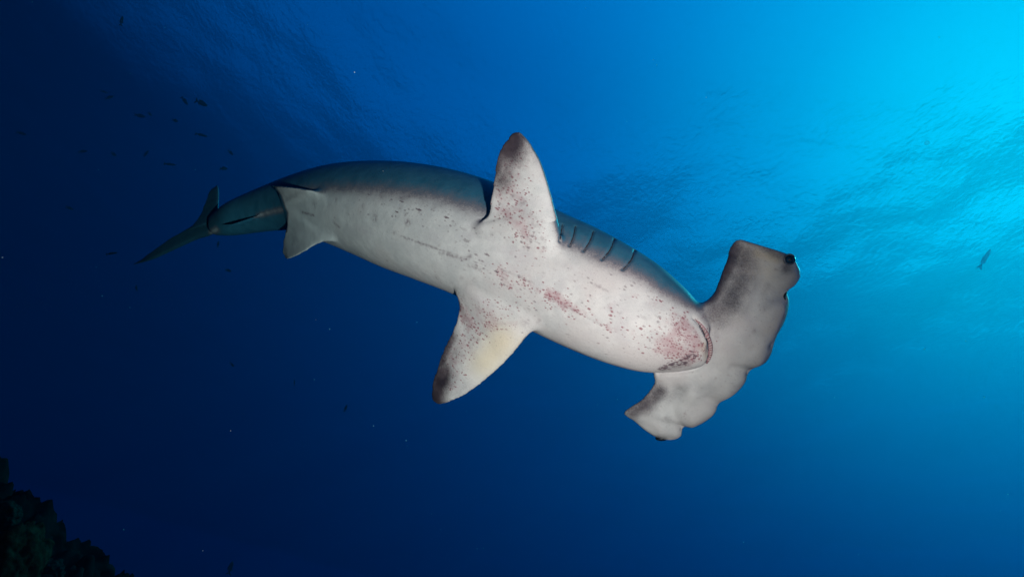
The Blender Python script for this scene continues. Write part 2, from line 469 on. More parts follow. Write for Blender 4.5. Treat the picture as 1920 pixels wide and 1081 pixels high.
# fin roots flow into the body: extra smoothing along each joint
def cdist(pts):
    P = np.array([R3 @ cpt(*p) for p in pts]); dm = np.full(nv, 9.0)
    for a, b in zip(P[:-1], P[1:]):
        ab = b - a; t = np.clip(((co - a) @ ab) / (ab @ ab), 0, 1); dm = np.minimum(dm, np.linalg.norm(co - (a + t[:, None] * ab), axis=1))
    return dm
wj = np.zeros(nv)
for pts, r in (([(958,469,bd(958,469)),(1000,478,bd(1000,478)),(1062,478,bd(1062,478))], .042), ([(930,563,bd(930,563)),(970,588,bd(970,588)),(1010,612,bd(1010,612))], .045),
               ([(640,385,bd(640,385)),(645,420,bd(645,420)),(642,442,bd(642,442))], .085), ([(605,382,bd(605,382)),(608,405,bd(608,405)),(612,435,bd(612,435))], .075), ([(560,402,bd(560,402)),(545,400,bd(545,400))], .035), ([(408,400,3.30),(404,420,3.27),(399,438,3.30)], .05), ([(529,384,bd(534,386)),(536,400,bd(540,400)),(537,420,bd(541,418))], .032), ([(600,360,bd(600,362)),(622,370,bd(622,371)),(642,380,bd(642,380))], .035),
               ([(893,424,bd(893,424)),(906,442,bd(906,442)),(935,457,bd(935,457))], .017), ([(862,541,bd(862,539)),(885,544,bd(885,543)),(912,555,bd(912,554))], .018),
               ([(1325,565,2.05),(1290,580,2.0)], .05)):
    wj = np.maximum(wj, np.exp(-(cdist(pts) / r) ** 2))
for it in range(60):
    co += (wj * .6)[:, None] * (lap(co) - co)
vc = co @ R3                                            # view axes
px = np.stack([vc[:, 0] / vc[:, 2] * F + PW / 2, PH / 2 - vc[:, 1] / vc[:, 2] * F], 1)
print('shark verts', nv)

def vnormals(x):
    skin.vertices.foreach_set('co', x.ravel()); skin.update()
    n = np.empty(nv * 3); skin.vertices.foreach_get('normal', n); return n.reshape(-1, 3)
nor = vnormals(co)
def caster():
    me_f = [tuple(p.vertices) for p in skin.polygons]
    return BVHTree.FromPolygons([tuple(c) for c in co], me_f)
bvh = caster()
def hit(u, v):
    d = wpt(u, v, 1.0).normalized()
    loc, n, i, dist = bvh.ray_cast(Vector((0, 0, 0)), d, 12)
    return (np.array(loc), np.array(n)) if loc is not None else (None, None)
def seg_dist(A, B):
    ab = B - A; t = np.clip(((co - A) @ ab) / max(ab @ ab, 1e-12), 0, 1)
    return np.linalg.norm(co - (A + t[:, None] * ab), axis=1)
def line3d(pts):
    q = catmull(pts, max(8, len(pts) * 5)) if len(pts) > 2 else np.linspace(pts[0], pts[1], 6)
    return [h for h in (hit(*p)[0] for p in q) if h is not None]

# gill slits: grooves cut into the flank
GILLS = [[(1054,421),(1052,437),(1050,452)], [(1079,424),(1075,443),(1068,460)], [(1113,433),(1106,452),(1094,470)], [(1153,447),(1144,468),(1129,486)], [(1192,465),(1184,486),(1168,505)]]
gill_lines = [line3d(g) for g in GILLS]
groove = np.zeros(nv)
for gl_ in gill_lines:
    dmin = np.full(nv, 9.0)
    for a, b in zip(gl_[:-1], gl_[1:]): dmin = np.minimum(dmin, seg_dist(a, b))
    groove = np.maximum(groove, np.exp(-(dmin / .0036) ** 2))
    # the flap in front of each slit stands slightly proud
co -= nor * (groove * .008)[:, None]
# low swellings and hollows of the head blade
def relief(pts, r, amt):
    global co
    h = [q for q in line3d(pts)] if len(pts) > 1 else [hit(*pts[0])[0]]
    h = [q for q in h if q is not None]
    if not h: return
    if len(h) == 1: dm = np.linalg.norm(co - h[0], axis=1)
    else:
        dm = np.full(nv, 9.0)
        for a, b in zip(h[:-1], h[1:]): dm = np.minimum(dm, seg_dist(a, b))
    front = smooth01(np.sum(nor * -(co / np.linalg.norm(co, axis=1)[:, None]), 1), .05, .4)
    co = co + nor * (front * amt * 1.2 * np.exp(-(dm / (r / F * 2.0)) ** 2))[:, None]
for pts, r, a in [([(1482,515),(1470,528)], 15, .010), ([(1466,552),(1448,560)], 9, -.007), ([(1436,520),(1428,560),(1412,590)], 14, -.007), ([(1410,510),(1400,555),(1385,590)], 14, .006),
                  ([(1462,580),(1450,610)], 18, .007), ([(1425,650),(1418,672)], 22, .010), ([(1445,648),(1410,655)], 8, -.005), ([(1405,695),(1375,690)], 9, -.007),
                  ([(1380,715),(1360,735)], 20, .008), ([(1345,757),(1325,745)], 8, -.005), ([(1325,770),(1300,785)], 18, .010), ([(1280,800),(1265,782),(1262,760),(1275,735)], 10, -.009),
                  ([(1262,810),(1240,806)], 15, .009), ([(1240,750),(1255,730)], 20, -.004), ([(1300,740),(1320,715)], 18, .005), ([(1350,620),(1352,650),(1340,690)], 10, -.006)]:
    relief(pts, r, a * 1.25 if a > 0 else a * .75)
# mouth line: crease between lower jaw and head blade
MOUTH = [(1301,595),(1314,609),(1325,630),(1331,650),(1330,668),(1320,684),(1302,694),(1270,699),(1235,700)]
ml = line3d(MOUTH)
dmin = np.full(nv, 9.0)
for a, b in zip(ml[:-1], ml[1:]): dmin = np.minimum(dmin, seg_dist(a, b))
dm_mouth = dmin.copy()
co -= nor * (np.exp(-(dmin / .006) ** 2) * .008)[:, None]
nor = vnormals(co)

# --- skin colour masks: shade of the back, dusky patches with some painted shade, blood, specks, warm tint
cam_facing = np.sum(nor * -(co / np.linalg.norm(co, axis=1)[:, None]), 1)
ic = np.empty(nv, dtype=np.int32)
CW = CEN @ R3.T
for s in range(0, nv, 20000):
    ic[s:s + 20000] = np.argmin(((co[s:s + 20000, None, :] - CW[None]) ** 2).sum(-1), 1)
ang = np.radians(stn[ic, 7])
vent = (EB[ic] * np.cos(ang)[:, None] + EUP[ic] * np.sin(ang)[:, None]) @ R3.T
rel = co - CW[ic]
rad = np.linalg.norm(rel - tan[ic] @ R3.T * np.sum(rel * (tan[ic] @ R3.T), 1)[:, None], axis=1)
on_body = 1 - smooth01(rad / HW[ic], 1.02, 1.25)
on_head = smooth01(px[:, 0] + (px[:, 1] - 600) * .35, 1300, 1330)
pos_dir = rel / np.maximum(rad, 1e-6)[:, None]
nb = nor * .5 + pos_dir * .5; nb /= np.linalg.norm(nb, axis=1)[:, None]
nn = np.where((on_body * (1 - on_head))[:, None] > .5, nb, nor)
a_deg = np.degrees(np.arccos(np.clip(np.sum(nn * vent, 1), -1, 1)))
half = np.where(on_body * (1 - on_head) > .5, stn[ic, 8], 82.0)
half = half + 20 * smooth01(-np.sum(nn * (EUP[ic] @ R3.T), 1), .2, .7) * (on_body * (1 - on_head) > .5)
back = smooth01(a_deg, half - 32, half + 12)
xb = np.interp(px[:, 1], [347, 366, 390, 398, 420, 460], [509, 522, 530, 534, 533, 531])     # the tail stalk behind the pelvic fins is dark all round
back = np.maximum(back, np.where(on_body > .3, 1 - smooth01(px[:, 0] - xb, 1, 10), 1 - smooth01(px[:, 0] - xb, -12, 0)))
def stamp(arr, pts, r, amt, power=2, face=True):
    """Soft-edged mark lying on the skin along a path (photo pixels -> points on the mesh)."""
    h = line3d(pts) if len(pts) > 1 else [hit(*pts[0])[0]]
    h = [q for q in h if q is not None]
    if not h: return
    dm = np.full(nv, 9.0)
    if len(h) == 1: dm = np.linalg.norm(co - h[0], axis=1)
    else:
        for a, b in zip(h[:-1], h[1:]):
            if np.linalg.norm(a - b) < .15: dm = np.minimum(dm, seg_dist(a, b))
    rr = r / F * np.linalg.norm(h[0])
    g = amt * np.exp(-(dm / rr) ** power)
    if face: g *= smooth01(cam_facing, -.1, .25)
    np.maximum(arr, g, out=arr)
dusk_shade, blood, speck, warm, spot = (np.zeros(nv) for _ in range(5))
# the pale keel under the tail stalk
keel = np.zeros(nv)
stamp(keel, [(480,405),(505,398),(530,393)], 6, .55)
stamp(keel, [(396,437),(407,429)], 6, .6)
back *= 1 - keel
# fin tips and trailing edges
stamp(dusk_shade, [(968,245),(955,275)], 40, 1.25, 2)
stamp(dusk_shade, [(950,262),(936,295),(930,320)], 24, 1.0, 2)
stamp(dusk_shade, [(930,315),(922,350),(918,390)], 9, .7)
stamp(dusk_shade, [(975,249),(1000,280),(1015,305),(1030,345),(1040,380)], 7, .5)
stamp(dusk_shade, [(815,750),(818,725),(826,706)], 33, 1.25, 2)
stamp(dusk_shade, [(812,720),(828,676),(845,632)], 16, 1.0, 2)
stamp(dusk_shade, [(845,632),(855,600)], 8, .6)
stamp(dusk_shade, [(535,480),(533,450)], 16, .5)
stamp(dusk_shade, [(512,349),(522,365)], 12, .4)
stamp(dusk_shade, [(962,262),(950,300),(938,335)], 34, .75, 2)
stamp(dusk_shade, [(985,275),(1000,300)], 16, .4)
stamp(dusk_shade, [(990,400),(1015,430)], 26, .2)
stamp(dusk_shade, [(835,700),(850,660)], 20, .5)
stamp(dusk_shade, [(868,600),(862,570)], 10, .3)
stamp(dusk_shade, [(850,740),(880,722)], 14, .35)
stamp(dusk_shade, [(560,470),(548,440),(555,425)], 26, .35)
stamp(dusk_shade, [(560,362),(540,372)], 22, .35)
stamp(dusk_shade, [(1245,692),(1285,682)], 14, .5)
stamp(blood, [(955,300),(940,340),(935,380)], 18, .55)
stamp(blood, [(850,640),(838,690),(845,720)], 14, .6)
stamp(blood, [(862,575),(880,615)], 20, .7)
stamp(blood, [(900,585),(935,600)], 22, .5)
stamp(dusk_shade, [(965,310),(985,370),(1000,440)], 55, .14)
stamp(blood, [(845,660),(835,700)], 22, .6)
stamp(blood, [(955,300),(965,380),(985,440)], 38, .5)
stamp(blood, [(915,595),(870,640),(850,690)], 36, .5)
stamp(blood, [(1060,570),(1150,610),(1240,650)], 34, .26)
stamp(blood, [(930,520),(1030,560)], 32, .28)
stamp(blood, [(950,275),(945,300)], 20, .5)
# head: dusky hind margins and streaks
stamp(dusk_shade, [(1395,452),(1430,462),(1468,482)], 13, .75, 2)
stamp(dusk_shade, [(1375,465),(1362,500),(1345,535),(1330,560)], 25, 1.15, 2)
stamp(dusk_shade, [(1395,480),(1385,520),(1370,560),(1345,585)], 34, .82, 2)
stamp(dusk_shade, [(1440,535),(1432,550)], 9, .4)
stamp(dusk_shade, [(1466,478),(1476,492),(1474,504)], 13, .75, 2)
stamp(dusk_shade, [(1185,772),(1215,755),(1235,735)], 20, .95)
stamp(dusk_shade, [(1215,760),(1250,745),(1275,730)], 24, .4)
stamp(dusk_shade, [(1235,816),(1245,819)], 8, .7)
stamp(dusk_shade, [(1250,785),(1262,788)], 10, .4)
stamp(dusk_shade, [(1312,725),(1303,755)], 14, .22)
stamp(dusk_shade, [(1330,580),(1300,570),(1260,545)], 20, .55)
# head painted greyer than the belly, partly to imitate weaker flash there
stamp(dusk_shade, [(1430,520),(1400,620),(1340,730),(1260,790)], 80, .09)
stamp(dusk_shade, [(1345,590),(1390,640)], 30, .16)
stamp(dusk_shade, [(1303,597),(1316,610),(1327,630),(1332,652),(1329,670),(1318,685),(1300,694),(1262,699)], 3.0, .55)  # shade in the mouth crease, painted as a dark line on the skin
# warm tint
stamp(warm, [(940,640),(910,680)], 34, .9)
stamp(warm, [(975,640),(930,700)], 20, .5)
stamp(warm, [(1420,475),(1455,485)], 10, .9)
stamp(warm, [(1395,475),(1440,505)], 28, .32)
stamp(warm, [(1320,648),(1325,668)], 9, .6)
# blood
stamp(blood, [(975,530),(1010,545),(1045,558)], 13, .55)
stamp(blood, [(1030,550),(1060,572)], 15, .95)
stamp(blood, [(1060,570),(1095,588)], 10, .7)
stamp(blood, [(1120,602),(1145,620)], 6, .6)
stamp(blood, [(940,510),(955,530)], 16, .6)
stamp(blood, [(1285,620),(1300,640)], 38, 1.0)
stamp(blood, [(1255,645),(1295,665)], 30, .95)
stamp(blood, [(1225,655),(1270,670)], 7, .7)
stamp(blood, [(1180,545),(1190,555)], 12, .3)
stamp(blood, [(1230,560),(1260,585)], 22, .3)
stamp(blood, [(1145,575)], 7, .5)
stamp(blood, [(942,395),(990,440)], 16, .75)
stamp(blood, [(955,345),(952,360)], 12, .6)
stamp(blood, [(955,290),(945,325)], 16, .55)
stamp(blood, [(868,590),(885,605)], 16, .85)
stamp(blood, [(905,605),(925,608)], 16, .75)
stamp(blood, [(950,605),(965,605)], 8, .6)
stamp(blood, [(930,565),(960,585)], 12, .4)
stamp(blood, [(845,665),(838,700)], 12, .6)
stamp(blood, [(995,450),(1020,465)], 16, .45)
# specks: belly marks and mouth corner
stamp(speck, [(740,385),(800,395),(850,410)], 34, .48)
stamp(speck, [(690,375),(740,375)], 20, .5)
stamp(speck, [(1240,690),(1275,680),(1300,665)], 12, 1.0, 3)
stamp(speck, [(1300,610),(1312,630),(1315,650)], 9, .8)
stamp(speck, [(1345,580),(1352,610)], 7, .5)
stamp(speck, [(1100,560),(1200,600)], 60, .28)
stamp(speck, [(900,490),(960,520)], 34, .5)
stamp(speck, [(980,560),(1060,600)], 24, .4)
stamp(speck, [(930,420),(1000,455)], 24, .45)
stamp(speck, [(860,430),(900,470)], 30, .3)
# single blemishes and scratches
for u, v, r, a in [(703,408,6,.8),(761,402,4,.7),(764,416,7,.75),(680,386,4,.6),(630,375,4,.5),(739,436,4,.55),(715,370,4,.5),(755,371,5,.55),(808,370,5,.5),
                   (815,388,5,.45),(786,396,4,.5),(750,390,4,.5),(1145,576,5,.35),(1434,578,6,.4),(1414,620,4,.4),(1425,640,3,.4),(1344,630,4,.4),(1163,587,3,.4),
                   (962,369,5,.6),(980,380,7,.4),(922,440,4,.5),(820,520,5,.5),(823,460,4,.4),(590,382,8,.45),(572,362,6,.4),(890,525,4,.4),(865,520,4,.4),(1018,448,6,.4),(1005,420,14,.25),
                   (985,605,9,.35),(1010,600,8,.3),(885,635,4,.4),(897,636,4,.4)]:
    stamp(spot, [(u, v)], r, a)
for pts, r, a in [([(752,443),(790,456),(825,468)], 2.2, .7), ([(825,468),(880,486)], 2.0, .5), ([(825,474),(870,484),(882,480)], 3.4, .6), ([(880,497),(900,505)], 4, .5),
                  ([(940,505),(1000,530)], 1.8, .45), ([(1115,533),(1136,544)], 2.4, .5), ([(567,398),(588,404)], 2.4, .8), ([(625,416),(636,426)], 2.4, .6),
                  ([(1035,560),(1130,610)], 1.8, .35), ([(1350,480),(1340,500)], 2, .2)]:
    stamp(spot, pts, r, a)

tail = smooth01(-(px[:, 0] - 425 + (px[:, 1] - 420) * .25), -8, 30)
lip = .2 + .8 * smooth01(dm_mouth, .012, .034)
blood *= lip; speck *= lip
for nm, arr in (('back', back), ('dusk_shade', dusk_shade), ('blood', blood), ('speck', speck), ('warm', warm), ('spot', spot), ('groove', groove), ('tail', tail)):
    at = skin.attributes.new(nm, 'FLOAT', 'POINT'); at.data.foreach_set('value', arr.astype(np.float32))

def shark_skin():
    m, t, o = new_mat('shark_skin'); n = t.nodes.new; l = t.links.new
    def att(nm):
        a = n('ShaderNodeAttribute'); a.attribute_name = nm; return a.outputs['Fac']
    c = n('ShaderNodeTexCoord')
    def noise(scale, detail=4, vec=None, rough=.55):
        q = n('ShaderNodeTexNoise'); q.inputs['Scale'].default_value = scale; q.inputs['Detail'].default_value = detail; q.inputs['Roughness'].default_value = rough
        l(vec or c.outputs['Object'], q.inputs['Vector']); return q.outputs['Fac']
    def mth(op, a, b=None, clamp=False):
        q = n('ShaderNodeMath'); q.operation = op; q.use_clamp = clamp
        for i, x in enumerate((a, b)):
            if x is None: continue
            if isinstance(x, (int, float)): q.inputs[i].default_value = x
            else: l(x, q.inputs[i])
        return q.outputs[0]
    def rng_(x, a, b, c0=0., c1=1.):
        q = n('ShaderNodeMapRange'); q.interpolation_type = 'SMOOTHSTEP'
        q.inputs['From Min'].default_value = a; q.inputs['From Max'].default_value = b; q.inputs['To Min'].default_value = c0; q.inputs['To Max'].default_value = c1
        l(x, q.inputs['Value']); return q.outputs[0]
    def mix(fac, a, b):
        q = n('ShaderNodeMix'); q.data_type = 'RGBA'
        l(fac, q.inputs[0])
        for i, x in ((6, a), (7, b)):
            if isinstance(x, tuple): q.inputs[i].default_value = (*x, 1)
            else: l(x, q.inputs[i])
        return q.outputs[2]
    ax = Vector(CW[-12] - CW[95]).normalized()          # grain and cuts run along the body
    rot = n('ShaderNodeMapping'); rot.inputs['Rotation'].default_value = ax.to_track_quat('X', 'Z').inverted().to_euler()
    l(c.outputs['Object'], rot.inputs[0])
    def stretched(k):
        q = n('ShaderNodeMapping'); q.inputs['Scale'].default_value = (1 / k, 1, 1); l(rot.outputs[0], q.inputs[0]); return q.outputs[0]
    A, A3 = stretched(1.8), stretched(3.4)
    def dots(scale, vec, density, size=.32):
        """Round or stretched marks, one to a cell; density is the share of cells that carry one."""
        warp = n('ShaderNodeTexNoise'); warp.inputs['Scale'].default_value = scale * 1.7; warp.inputs['Detail'].default_value = 2; l(vec, warp.inputs['Vector'])
        wv = n('ShaderNodeVectorMath'); wv.operation = 'MULTIPLY_ADD'; l(warp.outputs['Color'], wv.inputs[0]); wv.inputs[1].default_value = (.5 / scale,) * 3; l(vec, wv.inputs[2])
        v = n('ShaderNodeTexVoronoi'); v.inputs['Scale'].default_value = scale; l(wv.outputs[0], v.inputs['Vector'])
        sep = n('ShaderNodeSeparateColor'); l(v.outputs['Color'], sep.inputs[0])
        on = rng_(mth('SUBTRACT', density, sep.outputs[0]), -.02, .04)
        rad = mth('MULTIPLY', mth('ADD', mth('MULTIPLY', sep.outputs[1], .8), .35), size)
        return mth('MULTIPLY', on, rng_(mth('SUBTRACT', rad, v.outputs['Distance']), -.14, .18))
    grain = noise(260, 3); mott = noise(16, 5); big = noise(5, 4)
    pale = mix(rng_(mott, .35, .68), (.57, .545, .548), (.68, .645, .64))
    pale = mix(rng_(big, .42, .66), pale, (.62, .565, .56))
    grain_f = mth('MULTIPLY', rng_(grain, .5, .72), .25)
    pale = mix(grain_f, pale, (.40, .37, .37))
    col = mix(mth('MULTIPLY', att('warm'), .75), pale, (.72, .58, .40))
    laven = rng_(noise(9, 5, A, .65), .50, .72)
    col = mix(mth('MULTIPLY', laven, .28), col, (.47, .39, .43))
    # blood: pink flush plus fine clots
    bl = att('blood')
    col = mix(mth('MULTIPLY', rng_(mth('ADD', bl, mth('MULTIPLY', mth('SUBTRACT', noise(38, 5), .5), 1.6)), .2, 1.35), .66), col, (.40, .18, .21))
    nz_b = rng_(noise(30, 3), .35, .65, .3, 1.3)
    dens_b = mth('MULTIPLY', mth('POWER', bl, 1.3), nz_b)
    c1 = mth('MULTIPLY', dots(105, A, mth('MULTIPLY', dens_b, .75), .40), .8); c2 = mth('MULTIPLY', dots(190, A, mth('MULTIPLY', dens_b, 1.0), .5), .75)
    col = mix(mth('MAXIMUM', c1, c2), col, (.24, .055, .075))
    sp = att('speck')
    nz_s = rng_(noise(24, 3), .35, .65, .3, 1.3)
    dens_s = mth('MULTIPLY', sp, nz_s)
    s1 = dots(115, A3, mth('MULTIPLY', mth('POWER', sp, 4.0), 1.3), .62)
    s2 = mth('MULTIPLY', dots(120, A, mth('MULTIPLY', dens_s, .6), .42), .6)
    col = mix(mth('MAXIMUM', mth('MULTIPLY', s1, .85), mth('MULTIPLY', s2, .8)), col, (.12, .065, .085))
    e1 = n('ShaderNodeValue'); e1.outputs[0].default_value = .035
    ev = mth('MULTIPLY', dots(85, A, mth('MULTIPLY', e1.outputs[0], rng_(big, .4, .6, .3, 1.8)), .34), .55)
    ev2 = mth('MULTIPLY', dots(170, None or c.outputs['Object'], mth('MULTIPLY', e1.outputs[0], 2.5), .4), .35)
    col = mix(mth('MAXIMUM', ev, ev2), col, (.25, .19, .20))
    spn = mth('MULTIPLY', att('spot'), rng_(noise(90, 4), .34, .62, .12, 1.05))
    col = mix(spn, col, (.17, .115, .135))
    # dusky areas and the dark back, both broken by fine grain at their border
    gb = mth('ADD', mth('MULTIPLY', mth('SUBTRACT', noise(230, 3, None, .6), .5), .55), mth('MULTIPLY', mth('SUBTRACT', noise(26, 5, None, .65), .5), .45))
    dk = att('dusk_shade')
    dd = rng_(mth('ADD', dk, mth('MULTIPLY', gb, mth('MINIMUM', mth('MULTIPLY', dk, 2.5), 1.0))), .05, 1.15)
    dcol = mix(rng_(mott, .35, .65), (.038, .027, .036), (.088, .064, .074))
    col = mix(dd, col, dcol)
    bk = att('back')
    bkn = mth('ADD', bk, mth('MULTIPLY', gb, mth('MINIMUM', mth('MULTIPLY', bk, 2.0), 1.0)))
    bcol = mix(rng_(mott, .3, .7), (.024, .12, .19), (.038, .155, .235))
    col = mix(rng_(bkn, .02, .62), col, (.185, .155, .175))
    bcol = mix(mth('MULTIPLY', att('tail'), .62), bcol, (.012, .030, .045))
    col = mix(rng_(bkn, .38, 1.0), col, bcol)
    col = mix(mth('MULTIPLY', att('groove'), .35), col, (.06, .045, .05))
    p = n('ShaderNodeBsdfPrincipled'); l(col, p.inputs['Base Color'])
    p.inputs['Roughness'].default_value = .55; p.inputs['Specular IOR Level'].default_value = .25
    b1 = n('ShaderNodeBump'); b1.inputs['Strength'].default_value = .35; b1.inputs['Distance'].default_value = .004
    hsum = mth('ADD', mth('MULTIPLY', noise(170, 4, A), .6), mth('MULTIPLY', noise(22, 4), 1.6))
    l(hsum, b1.inputs['Height']); l(b1.outputs[0], p.inputs['Normal'])
    l(p.outputs[0], o.inputs['Surface'])
    return m
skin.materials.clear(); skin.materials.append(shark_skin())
skin.polygons.foreach_set('use_smooth', [True] * len(skin.polygons))
skin.update()
skin.name = 'hammerhead_shark'
shark = bpy.data.objects.new('hammerhead_shark', skin); COL.objects.link(shark)
tag(shark, 'large hammerhead shark gliding overhead with its scarred white belly turned to view', 'shark')

bvh = caster()
# --- eye, nostril, gill slit and mouth parts
def ball(name, c, r, mat, parent, squash=(1, 1, 1), seg=24):
    me = bpy.data.meshes.new(name); b = bmesh.new()
    bmesh.ops.create_uvsphere(b, u_segments=seg, v_segments=seg // 2, radius=1)
    b.to_mesh(me); b.free(); me.materials.append(mat)
    me.polygons.foreach_set('use_smooth', [True] * len(me.polygons))
    o = bpy.data.objects.new(name, me); COL.objects.link(o); o.parent = parent
    X, Y, Z = (Vector(R3[:, k]) for k in range(3))
    rot = Matrix((X, Y, Z)).transposed().to_4x4()
    o.matrix_world = Matrix.Translation(Vector(R3 @ np.asarray(c))) @ rot @ Matrix.Diagonal((r * squash[0], r * squash[1], r * squash[2], 1))
    return o
def tube(name, pts, radii, mat, parent, seg=10):
    V, Fc = [], []; pts = [np.asarray(p, float) for p in pts]; n = len(pts)
    for i, p in enumerate(pts):
        t = pts[min(i + 1, n - 1)] - pts[max(i - 1, 0)]; t /= np.linalg.norm(t)
        a = np.cross(t, p); a /= np.linalg.norm(a); b = np.cross(t, a)
        for j in range(seg):
            th = 2 * math.pi * j / seg; V.append(p + radii[i] * (a * math.cos(th) + b * math.sin(th)))
    for i in range(n - 1):
        for j in range(seg):
            q, r = i * seg + j, i * seg + (j + 1) % seg; Fc.append((q, r, r + seg, q + seg))
    V += [pts[0], pts[-1]]
    for j in range(seg):
        Fc.append((len(V) - 2, (j + 1) % seg, j)); Fc.append((len(V) - 1, (n - 1) * seg + j, (n - 1) * seg + (j + 1) % seg))
    return mesh_obj(name, V, Fc, mat, parent)
m_eye = simple_mat('eye_black', (.010, .012, .018), .38, spec=.25)
m_slit = simple_mat('gill_dark', (.03, .022, .028), .7, .3, 60)
m_gum = simple_mat('gum_pink', (.38, .20, .22), .45, .25, 90)
m_tooth = simple_mat('tooth_pale', (.58, .46, .45), .4, .15, 60)
m_nost = simple_mat('nostril_dark', (.02, .018, .022), .6, .2, 40)
m_rim = simple_mat('eyelid_grey', (.12, .11, .115), .5, .3, 90)
e = ball('eye', cpt(1480, 486, 2.011), .0200, m_eye, shark, (1.0, .82, .8)); e['label'] = 'round black eye at the tip of the upper head wing'
def ring(name, c, r, th, mat, parent, squash):
    pts = [Vector(R3 @ (np.asarray(c) + np.array([r * squash[0] * math.cos(a), r * squash[1] * math.sin(a), .1 * r * math.cos(2 * a)]))) for a in np.linspace(0, 2 * math.pi, 33)]
    return tube(name, pts, [th] * 33, mat, parent, 8)
ring('eyelid', cpt(1480, 486, 2.004), .0190, .0028, m_rim, shark, (1.0, .84))
ball('eye', cpt(1240, 821, 2.155), .018, m_eye, shark, (1.2, .5, .8))
def hitp(u, v, inset):
    p, n_ = None, None
    d = wpt(u, v, 1.0).normalized(); loc, nn_, i, dist = bvh.ray_cast(Vector((0, 0, 0)), d, 12)
    if loc is None: return None
    return np.array(loc) - np.array(nn_) * inset
for g in GILLS:
    q = [p for p in (hitp(*x, .001) for x in catmull(g, 14)) if p is not None]
    if len(q) < 4: continue
    rr = [.0019 * math.sin(math.pi * (.12 + .8 * i / (len(q) - 1))) + .0008 for i in range(len(q))]
    tube('gill_slit', q, rr, m_slit, shark)
for pts in ([(1478,545),(1473,550),(1471,557),(1473,562)], [(1283,799),(1281,804),(1279,808)]):
    q = [p for p in (hitp(*x, .001) for x in catmull(pts, 8)) if p is not None]
    if len(q) > 3: tube('nostril', q, [.0055 * math.sin(math.pi * (.15 + .7 * i / (len(q) - 1))) for i in range(len(q))], m_nost, shark)
# mouth: a gum band with rows of small teeth in the gape
OUT = [(1303,597),(1316,607),(1327,622),(1334,640),(1336,655),(1333,670),(1326,681)]
INN = [(1304,600),(1313,612),(1321,628),(1327,643),(1328,656),(1327,668),(1323,680)]
oo, ii_ = catmull(OUT, 40), catmull(INN, 40)
V, Fc = [], []
for k in range(40):
    for x in (0, .33, .66, 1):
        uv = oo[k] * (1 - x) + ii_[k] * x
        p = hitp(uv[0], uv[1], -.0015)
        if p is None: p = np.array(wpt(uv[0], uv[1], 2.0))
        V.append(p)
for k in range(39):
    for j in range(3):
        a = k * 4 + j; Fc.append((a, a + 1, a + 5, a + 4))
mouth = mesh_obj('mouth', V, Fc, m_gum, shark)
sol = mouth.modifiers.new('thickness', 'SOLIDIFY'); sol.thickness = .003
q = [p for p in (hitp(*x, -.0005) for x in INN) if p is not None]
q = [p for p in catmull(q, 30)]
tube('mouth_gap', q, [.0019 * math.sin(math.pi * (.08 + .84 * i / 29)) for i in range(30)], m_slit, mouth, 8)
for k in range(5, 37, 2):
    mid = oo[k] * .5 + ii_[k] * .5; nxt = oo[k + 1] * .5 + ii_[k + 1] * .5
    w_ = np.linalg.norm(oo[k] - ii_[k])
    a, b = oo[k] * .86 + ii_[k] * .14, oo[k] * .1 + ii_[k] * .9
    q = [p for p in (hitp(*x, -.0030) for x in (a, mid, b)) if p is not None]
    if len(q) == 3: tube('tooth', q, [.0010, .0026, .0014], m_tooth, mouth, 6)

# ------------------------------------------------------------------ reef slope at the lower left
def build_reef():
    gx = np.concatenate([np.linspace(-24, -6.6, 24), np.linspace(-6.5, -1.0, 230), np.linspace(-.9, 2.0, 30)])
    gy = np.concatenate([np.linspace(.4, 2.2, 20), np.linspace(2.25, 6.5, 180), np.linspace(6.7, 22, 40)])
    X, Y = np.meshgrid(gx, gy, indexing='ij')
    p0, p1 = wpt(0, 925, 4.6), wpt(215, 1090, 4.6)
    mslope = (p1.z - p0.z) / (p1.x - p0.x)
    dy = Y - (p0.y + (X - p0.x) / (p1.x - p0.x) * (p1.y - p0.y))
    dx = X - p0.x
    Z = p0.z + mslope * dx - np.where(dx > 1.2, .5 * (dx - 1.2) ** 2, 0)
    Z -= .45 * np.maximum(-dy, 0) + .25 * np.maximum(dy, 0) ** 1.5
    q = np.stack([X, Y, X * 0], -1)
    Z += .10 * fbm(q * 1.7, 3) + .13 * (1 - 2 * np.abs(fbm(q * 3.6 + 4, 3))) + .07 * fbm(q * 9, 3) + .035 * fbm(q * 22, 2)
    Z = np.maximum(Z, -12.5 + .3 * fbm(q * .8, 3))
    V = np.stack([X, Y, Z], -1).reshape(-1, 3)
    nx, ny = len(gx), len(gy)
    idx = np.arange(nx * ny).reshape(nx, ny)
    Fc = np.stack([idx[:-1, :-1], idx[1:, :-1], idx[1:, 1:], idx[:-1, 1:]], -1).reshape(-1, 4)
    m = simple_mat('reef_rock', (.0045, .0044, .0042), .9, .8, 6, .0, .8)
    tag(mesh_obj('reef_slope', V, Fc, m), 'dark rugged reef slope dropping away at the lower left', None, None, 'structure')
build_reef()
def coral(name, u, v, d, r, col, seed, label, hgt=1.0):
    me = bpy.data.meshes.new(name); b = bmesh.new(); bmesh.ops.create_icosphere(b, subdivisions=5, radius=1)
    P = np.array([x.co[:] for x in b.verts])
    k = 1 + .28 * fbm(P * 1.6 + seed, 3) + .10 * np.abs(fbm(P * 5 + seed, 3)) + .03 * fbm(P * 16 + seed, 2)
    P = P * k[:, None] * r; P[:, 2] *= hgt
    for x, p in zip(b.verts, P): x.co = p
    b.to_mesh(me); b.free()
    me.polygons.foreach_set('use_smooth', [True] * len(me.polygons))
    me.materials.append(simple_mat(name + '_skin', col, .85, .7, 14 / r * .3, .0, .6))
    o = bpy.data.objects.new(name, me); COL.objects.link(o); o.location = wpt(u, v, d)
    return tag(o, label, 'coral')
